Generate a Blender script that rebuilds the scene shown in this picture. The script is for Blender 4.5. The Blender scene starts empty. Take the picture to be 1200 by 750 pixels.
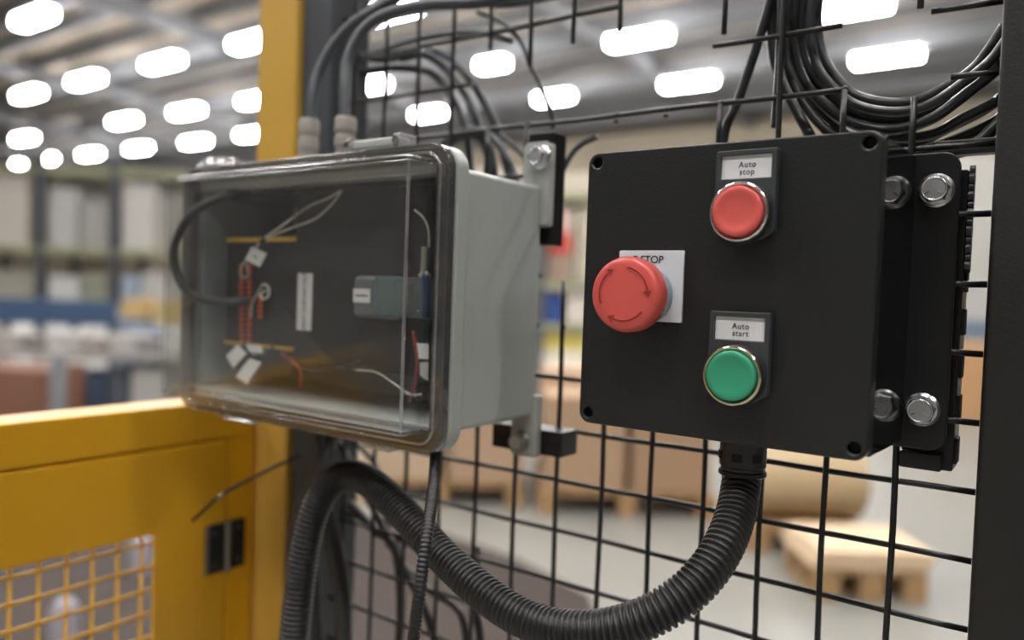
import bpy, bmesh, math, random
from mathutils import Vector, Matrix
random.seed(7)
C = bpy.context.scene.collection
SC = bpy.context.scene

# ------------------------------------------------------------------ camera
F_PX = 926.47
YAW, PIT, ROL = 0.62242, 0.03619, 0.03518
Z0 = 1204.0                                   # height (mm) of the mesh row that serves as local zero
CAM = Vector((329.3, -469.4, 95.9))           # mm, local frame (X along fence, Y through it, Z up)
cy, sy, cp, sp, cr, sr = math.cos(YAW), math.sin(YAW), math.cos(PIT), math.sin(PIT), math.cos(ROL), math.sin(ROL)
FW = Vector((-sy*cp, cy*cp, -sp)); r0 = Vector((cy, sy, 0)); u0 = r0.cross(FW)
RT = cr*r0 + sr*u0; UP = -sr*r0 + cr*u0
def L(x, y, z):                               # local mm -> world metres
    return Vector((x/1000, y/1000, (z + Z0)/1000))
cd = bpy.data.cameras.new('camera'); cam = bpy.data.objects.new('camera', cd); C.objects.link(cam)
SC.camera = cam
m = Matrix((RT, UP, -FW)).transposed().to_4x4(); m.translation = L(*CAM); cam.matrix_world = m
cd.sensor_width = 36; cd.lens = F_PX/1200*36; cd.clip_start = 0.01; cd.clip_end = 200
cd.dof.use_dof = True; cd.dof.focus_distance = 0.415; cd.dof.aperture_fstop = cd.lens/8.6
cd.dof.aperture_blades = 0

# ------------------------------------------------------------------ light of the hall
w = bpy.data.worlds.new('world'); SC.world = w; w.use_nodes = True
bg = w.node_tree.nodes['Background']; bg.inputs[0].default_value = (0.90, 0.95, 1.0, 1); bg.inputs[1].default_value = 0.3
SC.view_settings.view_transform = 'Standard'; SC.view_settings.look = 'None'
SC.view_settings.gamma = 1; SC.view_settings.use_curve_mapping = False
SC.view_settings.exposure = -0.35
LAMP_EMIT = 95.0
LAMP_WATT = 240.0
CEIL = 7.45
LAMPS = [(-19.95, 8.13), (-16.82, 11.9), (-20.75, 11.8), (-24.84, 11.7), (-28.6, 11.65), (-22.1, 15.9), (-26.0, 15.8), (-29.9, 15.6),
         (-27.45, 19.6), (-31.33, 19.55), (-35.55, 19.3), (-39.7, 19.15), (-38.13, 15.5), (-43.8, 18.9), (-48.0, 19.1),
         (-12.23, 12.1), (-12.7, 16.4), (-17.1, 16.4), (-18.3, 20.1), (-8.4, 16.4), (-8.9, 20.5), (-13.2, 20.2), (-3.8, 16.8), (-3.8, 20.6)]
LAMPS_NEAR = [(-4.2, 4.2), (0.4, 4.2), (4.8, 4.2), (-4.2, -1.2), (0.4, -1.2), (4.8, -1.2), (-4.2, -4.2), (0.4, -4.2), (4.8, -4.2),
              (-8.4, -1.2), (-12.4, 4.2), (-8.2, -4.2), (0.4, 8.2), (-4.2, 8.2), (0.6, 12.2), (-8.2, 8.2)]

# ------------------------------------------------------------------ pixel helpers (rays of the calibrated view to a chosen depth)
def ray(px, py):
    return RT*((px-600)/F_PX) + UP*(-(py-375)/F_PX) + FW
def P(px, py, Y):                             # point in plane Y (mm)
    r = ray(px, py); return CAM + r*((Y-CAM.y)/r.y)
def PX(px, py, X):
    r = ray(px, py); return CAM + r*((X-CAM.x)/r.x)
def W(px, py, D):                             # point at depth D metres (world)
    return L(*CAM) + ray(px, py)*D
def floor_pt(px, py, z=0.0):
    r = ray(px, py); o = L(*CAM); return o + r*((z-o.z)/r.z)

# ------------------------------------------------------------------ materials
def lin(c):
    return tuple(((v/255)/12.92 if v/255 <= .04045 else ((v/255+.055)/1.055)**2.4) for v in c)
MATS = {}
def mat(name, rgb, rough=.5, metal=0, bump=0, bscale=200, spec=.5, var=0, vscale=30, coat=0, emit=0):
    if name in MATS: return MATS[name]
    M = bpy.data.materials.new(name); M.use_nodes = True; nt = M.node_tree; b = nt.nodes['Principled BSDF']
    c = lin(rgb); b.inputs['Base Color'].default_value = (*c, 1)
    b.inputs['Roughness'].default_value = rough; b.inputs['Metallic'].default_value = metal
    b.inputs['Specular IOR Level'].default_value = spec; b.inputs['Coat Weight'].default_value = coat
    if emit:
        b.inputs['Emission Color'].default_value = (1, .985, .96, 1); b.inputs['Emission Strength'].default_value = emit
    if var or bump:
        tc = nt.nodes.new('ShaderNodeTexCoord')
        n = nt.nodes.new('ShaderNodeTexNoise'); n.inputs['Scale'].default_value = vscale; n.inputs['Detail'].default_value = 5
        nt.links.new(tc.outputs['Object'], n.inputs['Vector'])
        if var:
            mx = nt.nodes.new('ShaderNodeMix'); mx.data_type = 'RGBA'
            mx.inputs[6].default_value = (*[v*(1-var) for v in c], 1); mx.inputs[7].default_value = (*[min(1, v*(1+var)) for v in c], 1)
            nt.links.new(n.outputs['Fac'], mx.inputs[0]); nt.links.new(mx.outputs[2], b.inputs['Base Color'])
        if bump:
            n2 = nt.nodes.new('ShaderNodeTexNoise'); n2.inputs['Scale'].default_value = bscale; n2.inputs['Detail'].default_value = 3
            nt.links.new(tc.outputs['Object'], n2.inputs['Vector'])
            bp = nt.nodes.new('ShaderNodeBump'); bp.inputs['Strength'].default_value = bump; bp.inputs['Distance'].default_value = .001
            nt.links.new(n2.outputs['Fac'], bp.inputs['Height']); nt.links.new(bp.outputs['Normal'], b.inputs['Normal'])
    MATS[name] = M; return M
def clear_mat(name, tint, rough=.03, dust_haze=.03, ior=1.49, boost=0.0):
    if name in MATS: return MATS[name]
    M = bpy.data.materials.new(name); M.use_nodes = True; nt = M.node_tree; nt.nodes.clear()
    o = nt.nodes.new('ShaderNodeOutputMaterial'); t = nt.nodes.new('ShaderNodeBsdfTransparent'); t.inputs[0].default_value = (*tint, 1)
    g = nt.nodes.new('ShaderNodeBsdfGlossy'); g.inputs['Roughness'].default_value = rough; g.inputs[0].default_value = (.95, .96, 1, 1)
    fr = nt.nodes.new('ShaderNodeFresnel'); ge = nt.nodes.new('ShaderNodeNewGeometry'); mr = nt.nodes.new('ShaderNodeMapRange'); mr.inputs[3].default_value = ior; mr.inputs[4].default_value = 1/ior
    nt.links.new(ge.outputs['Backfacing'], mr.inputs[0]); nt.links.new(mr.outputs[0], fr.inputs[0])
    ad = nt.nodes.new('ShaderNodeMath'); ad.operation = 'ADD'; ad.use_clamp = True; ad.inputs[1].default_value = boost
    nt.links.new(fr.outputs[0], ad.inputs[0])
    m1 = nt.nodes.new('ShaderNodeMixShader'); nt.links.new(ad.outputs[0], m1.inputs[0]); nt.links.new(t.outputs[0], m1.inputs[1]); nt.links.new(g.outputs[0], m1.inputs[2])
    d = nt.nodes.new('ShaderNodeBsdfDiffuse'); d.inputs[0].default_value = (.75, .75, .74, 1)  # pale veil over the clear parts: dust plus painted-in reflection haze
    tc = nt.nodes.new('ShaderNodeTexCoord'); n = nt.nodes.new('ShaderNodeTexNoise'); n.inputs['Scale'].default_value = 60; n.inputs['Detail'].default_value = 8
    nt.links.new(tc.outputs['Object'], n.inputs['Vector'])
    n2 = nt.nodes.new('ShaderNodeTexNoise'); n2.inputs['Scale'].default_value = 900; n2.inputs['Detail'].default_value = 1
    nt.links.new(tc.outputs['Object'], n2.inputs['Vector'])
    rp = nt.nodes.new('ShaderNodeMapRange'); rp.inputs[1].default_value = .3; rp.inputs[2].default_value = .75; rp.inputs[3].default_value = dust_haze*.5; rp.inputs[4].default_value = dust_haze*1.5
    nt.links.new(n.outputs['Fac'], rp.inputs[0])
    sp_ = nt.nodes.new('ShaderNodeMapRange'); sp_.inputs[1].default_value = .74; sp_.inputs[2].default_value = .78; sp_.inputs[3].default_value = 0; sp_.inputs[4].default_value = dust_haze*6
    nt.links.new(n2.outputs['Fac'], sp_.inputs[0])
    a2 = nt.nodes.new('ShaderNodeMath'); a2.operation = 'ADD'; nt.links.new(rp.outputs[0], a2.inputs[0]); nt.links.new(sp_.outputs[0], a2.inputs[1])
    m2 = nt.nodes.new('ShaderNodeMixShader'); nt.links.new(a2.outputs[0], m2.inputs[0]); nt.links.new(m1.outputs[0], m2.inputs[1]); nt.links.new(d.outputs[0], m2.inputs[2])
    nt.links.new(m2.outputs[0], o.inputs[0]); MATS[name] = M; return M

BLK = mat('black_polyester_box', (28, 29, 31), .34, bump=.25, bscale=900, var=.12, vscale=25)
BLKS = mat('black_box_side', (20, 20, 21), .06, spec=.65)
STRUT = mat('black_strut_paint', (22, 22, 24), .3, spec=.4)
BLKP = mat('black_plastic', (48, 49, 51), .38)
BLKH = mat('black_holder_plastic', (52, 55, 58), .42)
HOLE = mat('deep_black_recess', (12, 12, 13), .7)
WIRE = mat('black_powder_coat', (24, 24, 26), .36, bump=.3, bscale=500)
POSTM = mat('black_post_coat', (28, 27, 25), .5, bump=.2, bscale=600, var=.1)
POST2 = mat('charcoal_post_coat', (54, 57, 63), .5)
YEL = mat('yellow_guard_paint', (206, 152, 20), .36, bump=.08, bscale=90, var=.06, vscale=9)
YELP = mat('yellow_post_paint', (192, 152, 66), .4, var=.05, vscale=9)
STEEL = mat('zinc_steel', (222, 224, 228), .26, 1, bump=.1, bscale=120)
STEEL2 = mat('dull_steel', (140, 138, 132), .38, 1)
CHROME = mat('chrome', (225, 225, 228), .10, 1)
BRASSY = mat('warm_chrome', (232, 214, 190), .12, 1)
REDP = mat('red_plastic', (206, 88, 82), .42, bump=.05, bscale=600)
REDE = mat('red_mushroom_plastic', (200, 84, 78), .36)
GRNP = mat('green_plastic', (50, 146, 112), .40)
GREYB = mat('light_grey_polycarbonate', (162, 166, 163), .38, bump=.06, bscale=400, var=.03)
GREYF = mat('warm_grey_foot', (156, 158, 154), .45)
GASK = mat('dark_gasket', (44, 42, 40), .6)
WHT = mat('white_label', (225, 226, 228), .5, var=.04, vscale=40)
WHT2 = mat('silver_white_plate', (205, 208, 214), .4)
PRINT = mat('black_print', (35, 36, 40), .6)
GRYRING = mat('grey_collar', (140, 156, 168), .4)
CABLE = mat('black_cable', (44, 45, 48), .33, bump=.2, bscale=300)
CABLEG = mat('grey_black_cable', (62, 66, 72), .42)
COND = mat('black_conduit', (27, 27, 28), .42)
WWIRE = mat('white_wire', (200, 200, 190), .45)
RWIRE = mat('red_wire', (150, 40, 45), .45)
BWIRE = mat('blue_wire', (35, 50, 95), .45)
ORNG = mat('orange_terminal', (225, 95, 50), .5)
YSTR = mat('relay_yellow_strip', (205, 160, 50), .5)
TEAL = mat('teal_plastic', (70, 130, 140), .25)
RELAYG = mat('grey_relay', (105, 112, 114), .4)
INNER = mat('dark_inner_panel', (24, 26, 29), .5)
GLAND = mat('pale_grey_gland', (150, 145, 137), .45)
CLR = clear_mat('clear_polycarbonate', (.93, .935, .93), .02, .014)
CLRE = clear_mat('clear_polycarbonate_edge', (.72, .72, .72), .06, .10, 1.55, .16)
CLRF = clear_mat('smoky_clear_flange', (.42, .40, .37), .05, .06, 1.5, .05)
SHINE = clear_mat('clear_latch_plastic', (.75, .76, .76), .08, .22, 1.5, .12)

# ------------------------------------------------------------------ object helpers
def tag(o, label=None, cat=None, group=None, kind=None):
    if label: o['label'] = label
    if cat: o['category'] = cat
    if group: o['group'] = group
    if kind: o['kind'] = kind
    return o
def org(o): return Vector(o['_o']) if '_o' in o else Vector((0, 0, 0))
ORG = {}
def thing(name, base, label, cat, group=None):          # base in world metres
    o = bpy.data.objects.new(name, None); C.objects.link(o); o.location = base; o.empty_display_size = .02
    ORG[o.name] = Vector(base); tag(o, label, cat, group); return o
def link(name, me, material, parent=None, base=None, smooth=None):
    if material and not me.materials:
        for mm in (material if isinstance(material, (list, tuple)) else [material]): me.materials.append(mm)
    o = bpy.data.objects.new(name, me); C.objects.link(o)
    b = ORG[parent.name] if parent is not None else (Vector(base) if base is not None else Vector((0, 0, 0)))
    if b.length: me.transform(Matrix.Translation(-b))
    ORG[o.name] = b
    if parent is not None: o.parent = parent
    else: o.location = b
    if smooth is not None:
        for p in me.polygons: p.use_smooth = True
        if smooth < 3:
            me.set_sharp_from_angle(angle=smooth)
            wn = o.modifiers.new('weighted_normal', 'WEIGHTED_NORMAL'); wn.keep_sharp = True; wn.weight = 80
    return o
def bm2(name, bm, material, parent=None, base=None, smooth=.7):
    bmesh.ops.recalc_face_normals(bm, faces=bm.faces)
    me = bpy.data.meshes.new(name); bm.to_mesh(me); bm.free()
    return link(name, me, material, parent, base, smooth)
def box(bm, a, b, bev=0, seg=2, M=None):                # corners in world metres
    a, b = Vector(a), Vector(b); c = (a+b)/2; s = b-a
    r = bmesh.ops.create_cube(bm, size=1, matrix=Matrix.Translation(c) @ Matrix.Diagonal((abs(s.x), abs(s.y), abs(s.z), 1)))
    vs = r['verts']
    if bev:
        es = list({e for v in vs for e in v.link_edges})
        q = bmesh.ops.bevel(bm, geom=es, offset=bev, segments=seg, affect='EDGES', profile=.5)
        vs = list({v for f in q['faces'] for v in f.verts} | {v for v in vs if v.is_valid})
    if M is not None: bmesh.ops.transform(bm, matrix=M, verts=vs)
    return bm
def lbox(bm, x0, x1, y0, y1, z0, z1, bev=0, seg=2):     # local mm
    return box(bm, L(min(x0, x1), min(y0, y1), min(z0, z1)), L(max(x0, x1), max(y0, y1), max(z0, z1)), bev/1000, seg)
def NB(): return bmesh.new()
def loft(bm, rings, cap0=True, cap1=True, closed=True):
    R_ = [[bm.verts.new(p) for p in ring] for ring in rings]; n = len(R_[0])
    for a, b in zip(R_[:-1], R_[1:]):
        for i in range(n if closed else n-1):
            j = (i+1) % n; bm.faces.new((a[i], a[j], b[j], b[i]))
    if cap0: bm.faces.new(R_[0][::-1])
    if cap1: bm.faces.new(R_[-1])
    return R_
def frame_of(axis):
    a = Vector(axis).normalized(); t = Vector((0, 0, 1)) if abs(a.z) < .9 else Vector((1, 0, 0))
    u = t.cross(a).normalized(); v = a.cross(u); return a, u, v
def lathe(bm, centre, axis, prof, n=32, cap0=True, cap1=True, spin=0, nf=None):    # prof [(radius, height)] metres
    a, u, v = frame_of(axis); c = Vector(centre); rings = []
    for r, h in prof:
        ring = []
        for i in range(n):
            t = 2*math.pi*i/n + spin; rr = r if nf is None else nf(r, h, i, n)
            ring.append(c + a*h + (u*math.cos(t)+v*math.sin(t))*rr)
        rings.append(ring)
    loft(bm, rings, cap0, cap1); return bm
def spline(pts, per=8):
    pts = [Vector(p) for p in pts]
    if len(pts) == 2: return [pts[0].lerp(pts[1], i/per) for i in range(per+1)]
    q = [pts[0]*2-pts[1]] + pts + [pts[-1]*2-pts[-2]]; out = []
    for i in range(1, len(q)-2):
        p0, p1, p2, p3 = q[i-1:i+3]
        for k in range(per):
            t = k/per
            out.append(.5*((2*p1)+(-p0+p2)*t+(2*p0-5*p1+4*p2-p3)*t*t+(-p0+3*p1-3*p2+p3)*t**3))
    out.append(pts[-1]); return out
def resample(pts, step):
    out = [pts[0]]; acc = 0
    for a, b in zip(pts[:-1], pts[1:]):
        d = (b-a).length
        if d < 1e-9: continue
        t = step-acc
        while t <= d: out.append(a.lerp(b, t/d)); t += step
        acc = (acc+d) % step if (acc+d) >= step else acc+d
    return out
def tube(bm, pts, r, n=10, rf=None, cap=True):
    pts = [Vector(p) for p in pts]; tn = []
    for i in range(len(pts)):
        tn.append((pts[min(i+1, len(pts)-1)]-pts[max(i-1, 0)]).normalized())
    a, u, v = frame_of(tn[0]); rings = []
    for i, p in enumerate(pts):
        u = (u-tn[i]*u.dot(tn[i])).normalized(); v = tn[i].cross(u); rr = r if rf is None else rf(i)
        rings.append([p+(u*math.cos(2*math.pi*k/n)+v*math.sin(2*math.pi*k/n))*rr for k in range(n)])
    loft(bm, rings, cap, cap); return bm
def cable(name, pts, r_mm, material, label=None, cat='cable', group=None, parent=None, n=8, per=8):
    b = NB(); tube(b, spline(pts, per), r_mm/1000, n); base = None if parent else pts[0]
    o = bm2(name, b, material, parent, base, 3.2)
    if label: tag(o, label, cat, group)
    return o
def pl(seq):                                            # [(px,py,Y)] -> world points
    return [L(*P(x, y, Y)) for x, y, Y in seq]
def rrect(x0, z0, x1, z1, r, seg=6):
    pts = []
    for cx, cz, a0 in ((x1-r, z1-r, 0), (x0+r, z1-r, 90), (x0+r, z0+r, 180), (x1-r, z0+r, 270)):
        for k in range(seg+1):
            t = math.radians(a0+90*k/seg); pts.append((cx+r*math.cos(t), cz+r*math.sin(t)))
    return pts
def circ(cx, cz, r, n=28): return [(cx+r*math.cos(2*math.pi*k/n), cz+r*math.sin(2*math.pi*k/n)) for k in range(n)]
def curve_mesh(splines, ext, bev=0, bres=2):
    cu = bpy.data.curves.new('outline', 'CURVE'); cu.dimensions = '2D'; cu.fill_mode = 'BOTH'
    K = 1000
    cu.extrude = max(ext-bev, 0)*K; cu.bevel_depth = bev*K; cu.bevel_resolution = bres; cu.offset = -bev*K
    for s in splines:
        sp_ = cu.splines.new('POLY'); sp_.points.add(len(s)-1); sp_.use_cyclic_u = True
        for p, (x, y) in zip(sp_.points, s): p.co = (x*K, y*K, 0, 1)
    o = bpy.data.objects.new('outline', cu); C.objects.link(o)
    me = bpy.data.meshes.new_from_object(o); bpy.data.objects.remove(o); bpy.data.curves.remove(cu)
    me.materials.clear(); me.transform(Matrix.Diagonal((1/K, 1/K, 1/K, 1))); return me
FRONT = Matrix(((1, 0, 0, 0), (0, 0, -1, 0), (0, 1, 0, 0), (0, 0, 0, 1)))
def plate(name, outline, holes, yf, yb, material, parent, bev=0, smooth=.6):       # plate facing -Y, between Y front yf and back yb (mm)
    me = curve_mesh([[(x/1000, z/1000) for x, z in s] for s in [outline]+holes], abs(yb-yf)/2000, bev/1000)
    me.transform(Matrix.Translation(L(0, (yf+yb)/2, 0)) @ FRONT)
    return link(name, me, material, parent, smooth=smooth)
def text_mesh(s, size, ext=.00008, spacing=1.0, linegap=1.0, ax=1.0, bold=.012):
    cu = bpy.data.curves.new('lettering', 'FONT'); cu.body = s; cu.size = size; cu.extrude = ext; cu.align_x = 'CENTER'; cu.align_y = 'CENTER'
    cu.offset = size*bold; cu.space_character = spacing; cu.space_line = linegap
    o = bpy.data.objects.new('lettering', cu); C.objects.link(o)
    me = bpy.data.meshes.new_from_object(o); bpy.data.objects.remove(o); bpy.data.curves.remove(cu)
    me.materials.clear(); me.transform(Matrix.Diagonal((ax, 1, 1, 1))); return me
def text(name, s, x, y, z, size, material, parent, rot=0, **k):
    me = text_mesh(s, size/1000, **k)
    me.transform(Matrix.Translation(L(x, y, z)) @ FRONT @ Matrix.Rotation(rot, 4, 'Z')); return link(name, me, material, parent)

# ================================================================== THE SETTING
def concrete():
    M = mat('polished_concrete', (138, 137, 132), .35, var=.08, vscale=.6); return M
b = NB(); box(b, (-62, -14, -.2), (16, 30, 0)); tag(bm2('floor', b, concrete(), None, None, .5), kind='structure')
DECK = mat('beige_ceiling_deck', (215, 202, 185), .8, var=.06, vscale=.5)
JOI = mat('dark_roof_steel', (128, 129, 134), .7)
WALLM = mat('cream_hall_wall', (190, 178, 158), .8, var=.05, vscale=.4)
b = NB(); box(b, (-62, -14, CEIL+1.0), (16, 30, CEIL+1.15)); ceil = tag(bm2('ceiling', b, DECK, None, None, .5), kind='structure')
yy = -13.0
k = 0
while yy < 29.5:                                        # roof trusses running along the fence direction
    b = NB(); deep = .62 if k % 3 == 0 else .34
    box(b, (-61.9, yy-.10, CEIL+.98-deep), (15.9, yy+.10, CEIL+.999)); bm2('roof_joist', b, JOI, ceil, None, .5); yy += 1.45; k += 1
for xx in (-55, -46, -37, -28, -19, -10, -1, 8):
    b = NB(); box(b, (xx-.15, -13.9, CEIL+.25), (xx+.15, 29.9, CEIL+.60)); bm2('roof_girder', b, JOI, ceil, None, .5)
b = NB(); box(b, (-62, 29, 0), (16, 29.3, CEIL+1.15)); wb = tag(bm2('wall_back', b, WALLM, None, None, .5), kind='structure')
b = NB(); box(b, (-61.9, 28.7, 8.05), (15.9, 28.999, CEIL+.97)); bm2('dark_wall_band', b, JOI, wb, None, .5)
b = NB(); box(b, (-62.3, -14, 0), (-62, 29.3, CEIL+1.15)); tag(bm2('wall_left', b, WALLM, None, None, .5), kind='structure')
b = NB(); box(b, (-62, -14.3, 0), (16, -14, CEIL+1.15)); tag(bm2('wall_front', b, mat('grey_hall_wall', (118, 114, 108), .8, var=.05, vscale=.4), None, None, .5), kind='structure')
b = NB(); box(b, (16, -14, 0), (16.3, 29.3, CEIL+1.15)); tag(bm2('wall_right', b, MATS['grey_hall_wall'], None, None, .5), kind='structure')
# lamps: housing + diffuser, and a real area light in those above the work cell
EMIT = mat('lamp_diffuser', (255, 255, 255), .5, emit=LAMP_EMIT); HOUS = mat('lamp_housing', (190, 190, 190), .5)
hm = dm = None
ORD = ['first', 'second', 'third', 'fourth', 'fifth', 'sixth', 'seventh', 'eighth', 'ninth', 'tenth', 'eleventh', 'twelfth']
for i, (x, y) in enumerate(LAMPS+LAMPS_NEAR):
    near = i >= len(LAMPS)
    zc = CEIL - .15
    if not near:
        row = 0 if y < 10 else 1 if y < 14 else 2 if y < 18 else 3
        mates = sorted(q[0] for q in LAMPS if (0 if q[1] < 10 else 1 if q[1] < 14 else 2 if q[1] < 18 else 3) == row)
        lb = 'white glowing strip lamp, %s from the left in the %s row of the roof' % (ORD[mates.index(x)], ['nearest', 'second', 'third', 'farthest'][row])
    else:
        rows = sorted({q[1] for q in LAMPS_NEAR}); mates = sorted(q[0] for q in LAMPS_NEAR if q[1] == y)
        lb = 'strip lamp above the picture, %s from the left in the %s' % (ORD[mates.index(x)], ['row behind the viewer', 'row over the viewer', 'row just past the fence', 'second row past the fence', 'lone row farther in'][rows.index(y)])
    t = thing('ceiling_lamp', (x, y, zc), lb, 'lamp', 'ceiling strip lamps')
    if (x, y) in ((-12.7, 16.4), (-17.1, 16.4)): t.scale.x = .55
    if (x, y) in ((-18.3, 20.1), (-13.2, 20.2)): t.scale.x = .8
    if hm is None:
        b = NB(); box(b, (x-.80, y-.19, zc+.12), (x+.80, y+.19, zc+.20)); h = bm2('housing', b, HOUS, t); hm = h.data
        b = NB(); box(b, (x-.74, y-.16, zc-.07), (x+.72, y+.15, zc+.119)); d = bm2('diffuser', b, EMIT, t); dm = d.data
        b = NB(); box(b, (x-.012, y-.012, zc+.19), (x+.012, y+.012, CEIL+1.0))
        s = bm2('hanger', b, JOI, t); sm = s.data
    else:
        for nm, me in (('housing', hm), ('diffuser', dm), ('hanger', sm)):
            o = bpy.data.objects.new(nm, me); C.objects.link(o); o.parent = t
    if near:
        ld = bpy.data.lights.new('lamp_light', 'AREA'); ld.shape = 'RECTANGLE'; ld.size = 1.7; ld.size_y = .3; ld.energy = LAMP_WATT; ld.color = (1, .97, .93)
        lo = bpy.data.objects.new('lamp_light', ld); C.objects.link(lo); lo.parent = t; lo.location = (0, 0, -.06)

# ================================================================== MESH FENCE
PITCH = 36.0
fence = thing('mesh_fence_panel', L(40, 0, -Z0+60), 'black welded wire mesh fence panel with a ragged cut-out above the boxes', 'fence')
ztop, zbot = 12.4*PITCH, -31.4*PITCH
CUTV = {-1: [(-7.6, -6.05)], 0: [(-7.15, -6.05)], 1: [(-7.45, -2.9)], 2: [(-7.5, -5.9), (-5.85, -4.9)], 3: [(-9.1, -5.9), (-5.85, -4.9)], 4: [(-7.15, -5.98)], 6: [(-9.1, -5.98)], 7: [(-7.05, -5.75)]}
CUTH = {-8: [(2.0, 4.0)], -7: [(-1.5, 3.8), (5.9, 7.15)], -6: [(6.03, 7.45)], -5: [(.4, 1.62)], -4: [(.4, 1.62)], -3: [(.4, 1.62)], -2: [(.4, 1.62)]}
def wire_part(nm, fn, lo, hi):
    b = NB(); n = max(2, int(abs(hi-lo)/18)); pts = []
    for k in range(n+1):
        q = lo+(hi-lo)*k/n; pts.append(L(*fn(q)))
    tube(b, pts, .00172, 8); bm2(nm, b, WIRE, fence, None, 3.2)
def intervals(cuts, lo, hi):                            # cuts given in index units increasing
    out = []; s = lo
    for a, c in sorted(cuts): out.append((s, a)); s = c
    out.append((s, hi)); return out
for i in range(-5, 8):
    ph = random.random()*6
    for a, c in intervals(CUTV.get(i, []), -12.4, 31.4):
        wire_part('vertical_wire', lambda q, i=i, ph=ph: (i*PITCH+.35*math.sin(q/23+ph), 0, q), -a*PITCH, -c*PITCH)
for j in range(-12, 32):
    ph = random.random()*6
    for a, c in intervals(CUTH.get(j, []), -5.55, 8.05):
        wire_part('horizontal_wire', lambda q, j=j, ph=ph: (q, 2.5, -j*PITCH+.35*math.sin(q/21+ph)), a*PITCH, c*PITCH)
# weld beads at crossings in view (small lumps)
b = NB()
for i in range(-5, 8):
    for j in range(-9, 12):
        if (i >= -1 and i != 5 and -9 < j < -6) or (i == 7 and j == -6) or (i == 1 and -6 <= j < -2): continue
        bmesh.ops.create_icosphere(b, subdivisions=1, radius=.0021, matrix=Matrix.Translation(L(i*PITCH, 1.2, -j*PITCH)))
tag(bm2('weld_beads', b, WIRE, fence, None, 3.2), kind='stuff')

def post(name, x0, x1, y0, y1, material, label, top=640):
    t = thing(name, L((x0+x1)/2, (y0+y1)/2, -Z0), label, 'post')
    b = NB(); lbox(b, x0, x1, y0, y1, -Z0+8, top, 2.5, 3); bm2('tube', b, material, t)
    b = NB(); lbox(b, x0+1, x1-1, y0+1, y1-1, top+.3, top+5, 1); bm2('end_cap', b, BLKP, t)
    b = NB(); lbox(b, x0+.5, x1-.5, y0-30, y1+30, -Z0, -Z0+8, 1); bm2('base_plate', b, material, t)
    for dx in (-17, 17):
        b = NB(); lathe(b, L((x0+x1)/2, y0-16 if dx < 0 else y1+16, -Z0+8), (0, 0, 1), [(.007, 0), (.007, .006), (.004, .007)], 6); bm2('anchor_bolt', b, STEEL2, t)
    return t
post('fence_post', 291.2, 351, -14.5, 45, POSTM, 'wide near-black square fence post at the right edge')
post('fence_post', -246.5, -207, -3, 42, POST2, 'charcoal square fence post next to the yellow corner post')
post('corner_post', -303, -248.5, -8, 52, YELP, 'tall yellow square post at the corner behind the gate', top=660)

# ================================================================== BLACK CONTROL STATION
X0, X1, ZB, ZT, YF, YS, YB = 99.6, 253.3, 22.9, 175.2, -80.5, -70, -5.5
cb = thing('control_box', L((X0+X1)/2, -42, 22.9), 'square matt black control station with three push buttons on the mesh', 'control box')
holes_px = [(700.5, 188.5), (1018, 163), (997, 525), (687, 482)]
HP = [(X0+5.8, ZT-5.6), (X1-5.9, ZT-5.6), (X1-5.9, ZB+5.9), (X0+5.8, ZB+5.9)]
lid = plate('lid', rrect(X0, ZB, X1, ZT, 6.5, 7), [circ(x, z, 3.0) for x, z in HP], YF, YS+.4, [BLK], cb, bev=.9)
for x, z in HP:
    b = NB(); lathe(b, L(x, YF+7.5, z), (0, -1, 0), [(.0032, 0), (.0032, .0015), (.0024, .0030), (0.0008, .0030)], 20); bm2('corner_screw', b, HOLE, lid)
b = NB(); lbox(b, X0+.6, X1-.6, YS+.9, YB, ZB+.6, ZT-.6, 1.4, 3)
for v_ in b.verts:                                     # slight moulding draft, wider at the back
    tt = (v_.co.y*1000-YS)/(YB-YS); v_.co.x += (.0030 if v_.co.x > (X0+X1)/2000 else -.0030)*tt
bm2('body', b, BLKS, cb, None, .6)
b = NB(); lbox(b, X0+2, X1-2, YS-.5, YS+2, ZB+2, ZT-2); bm2('lid_gasket', b, HOLE, cb)
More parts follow.
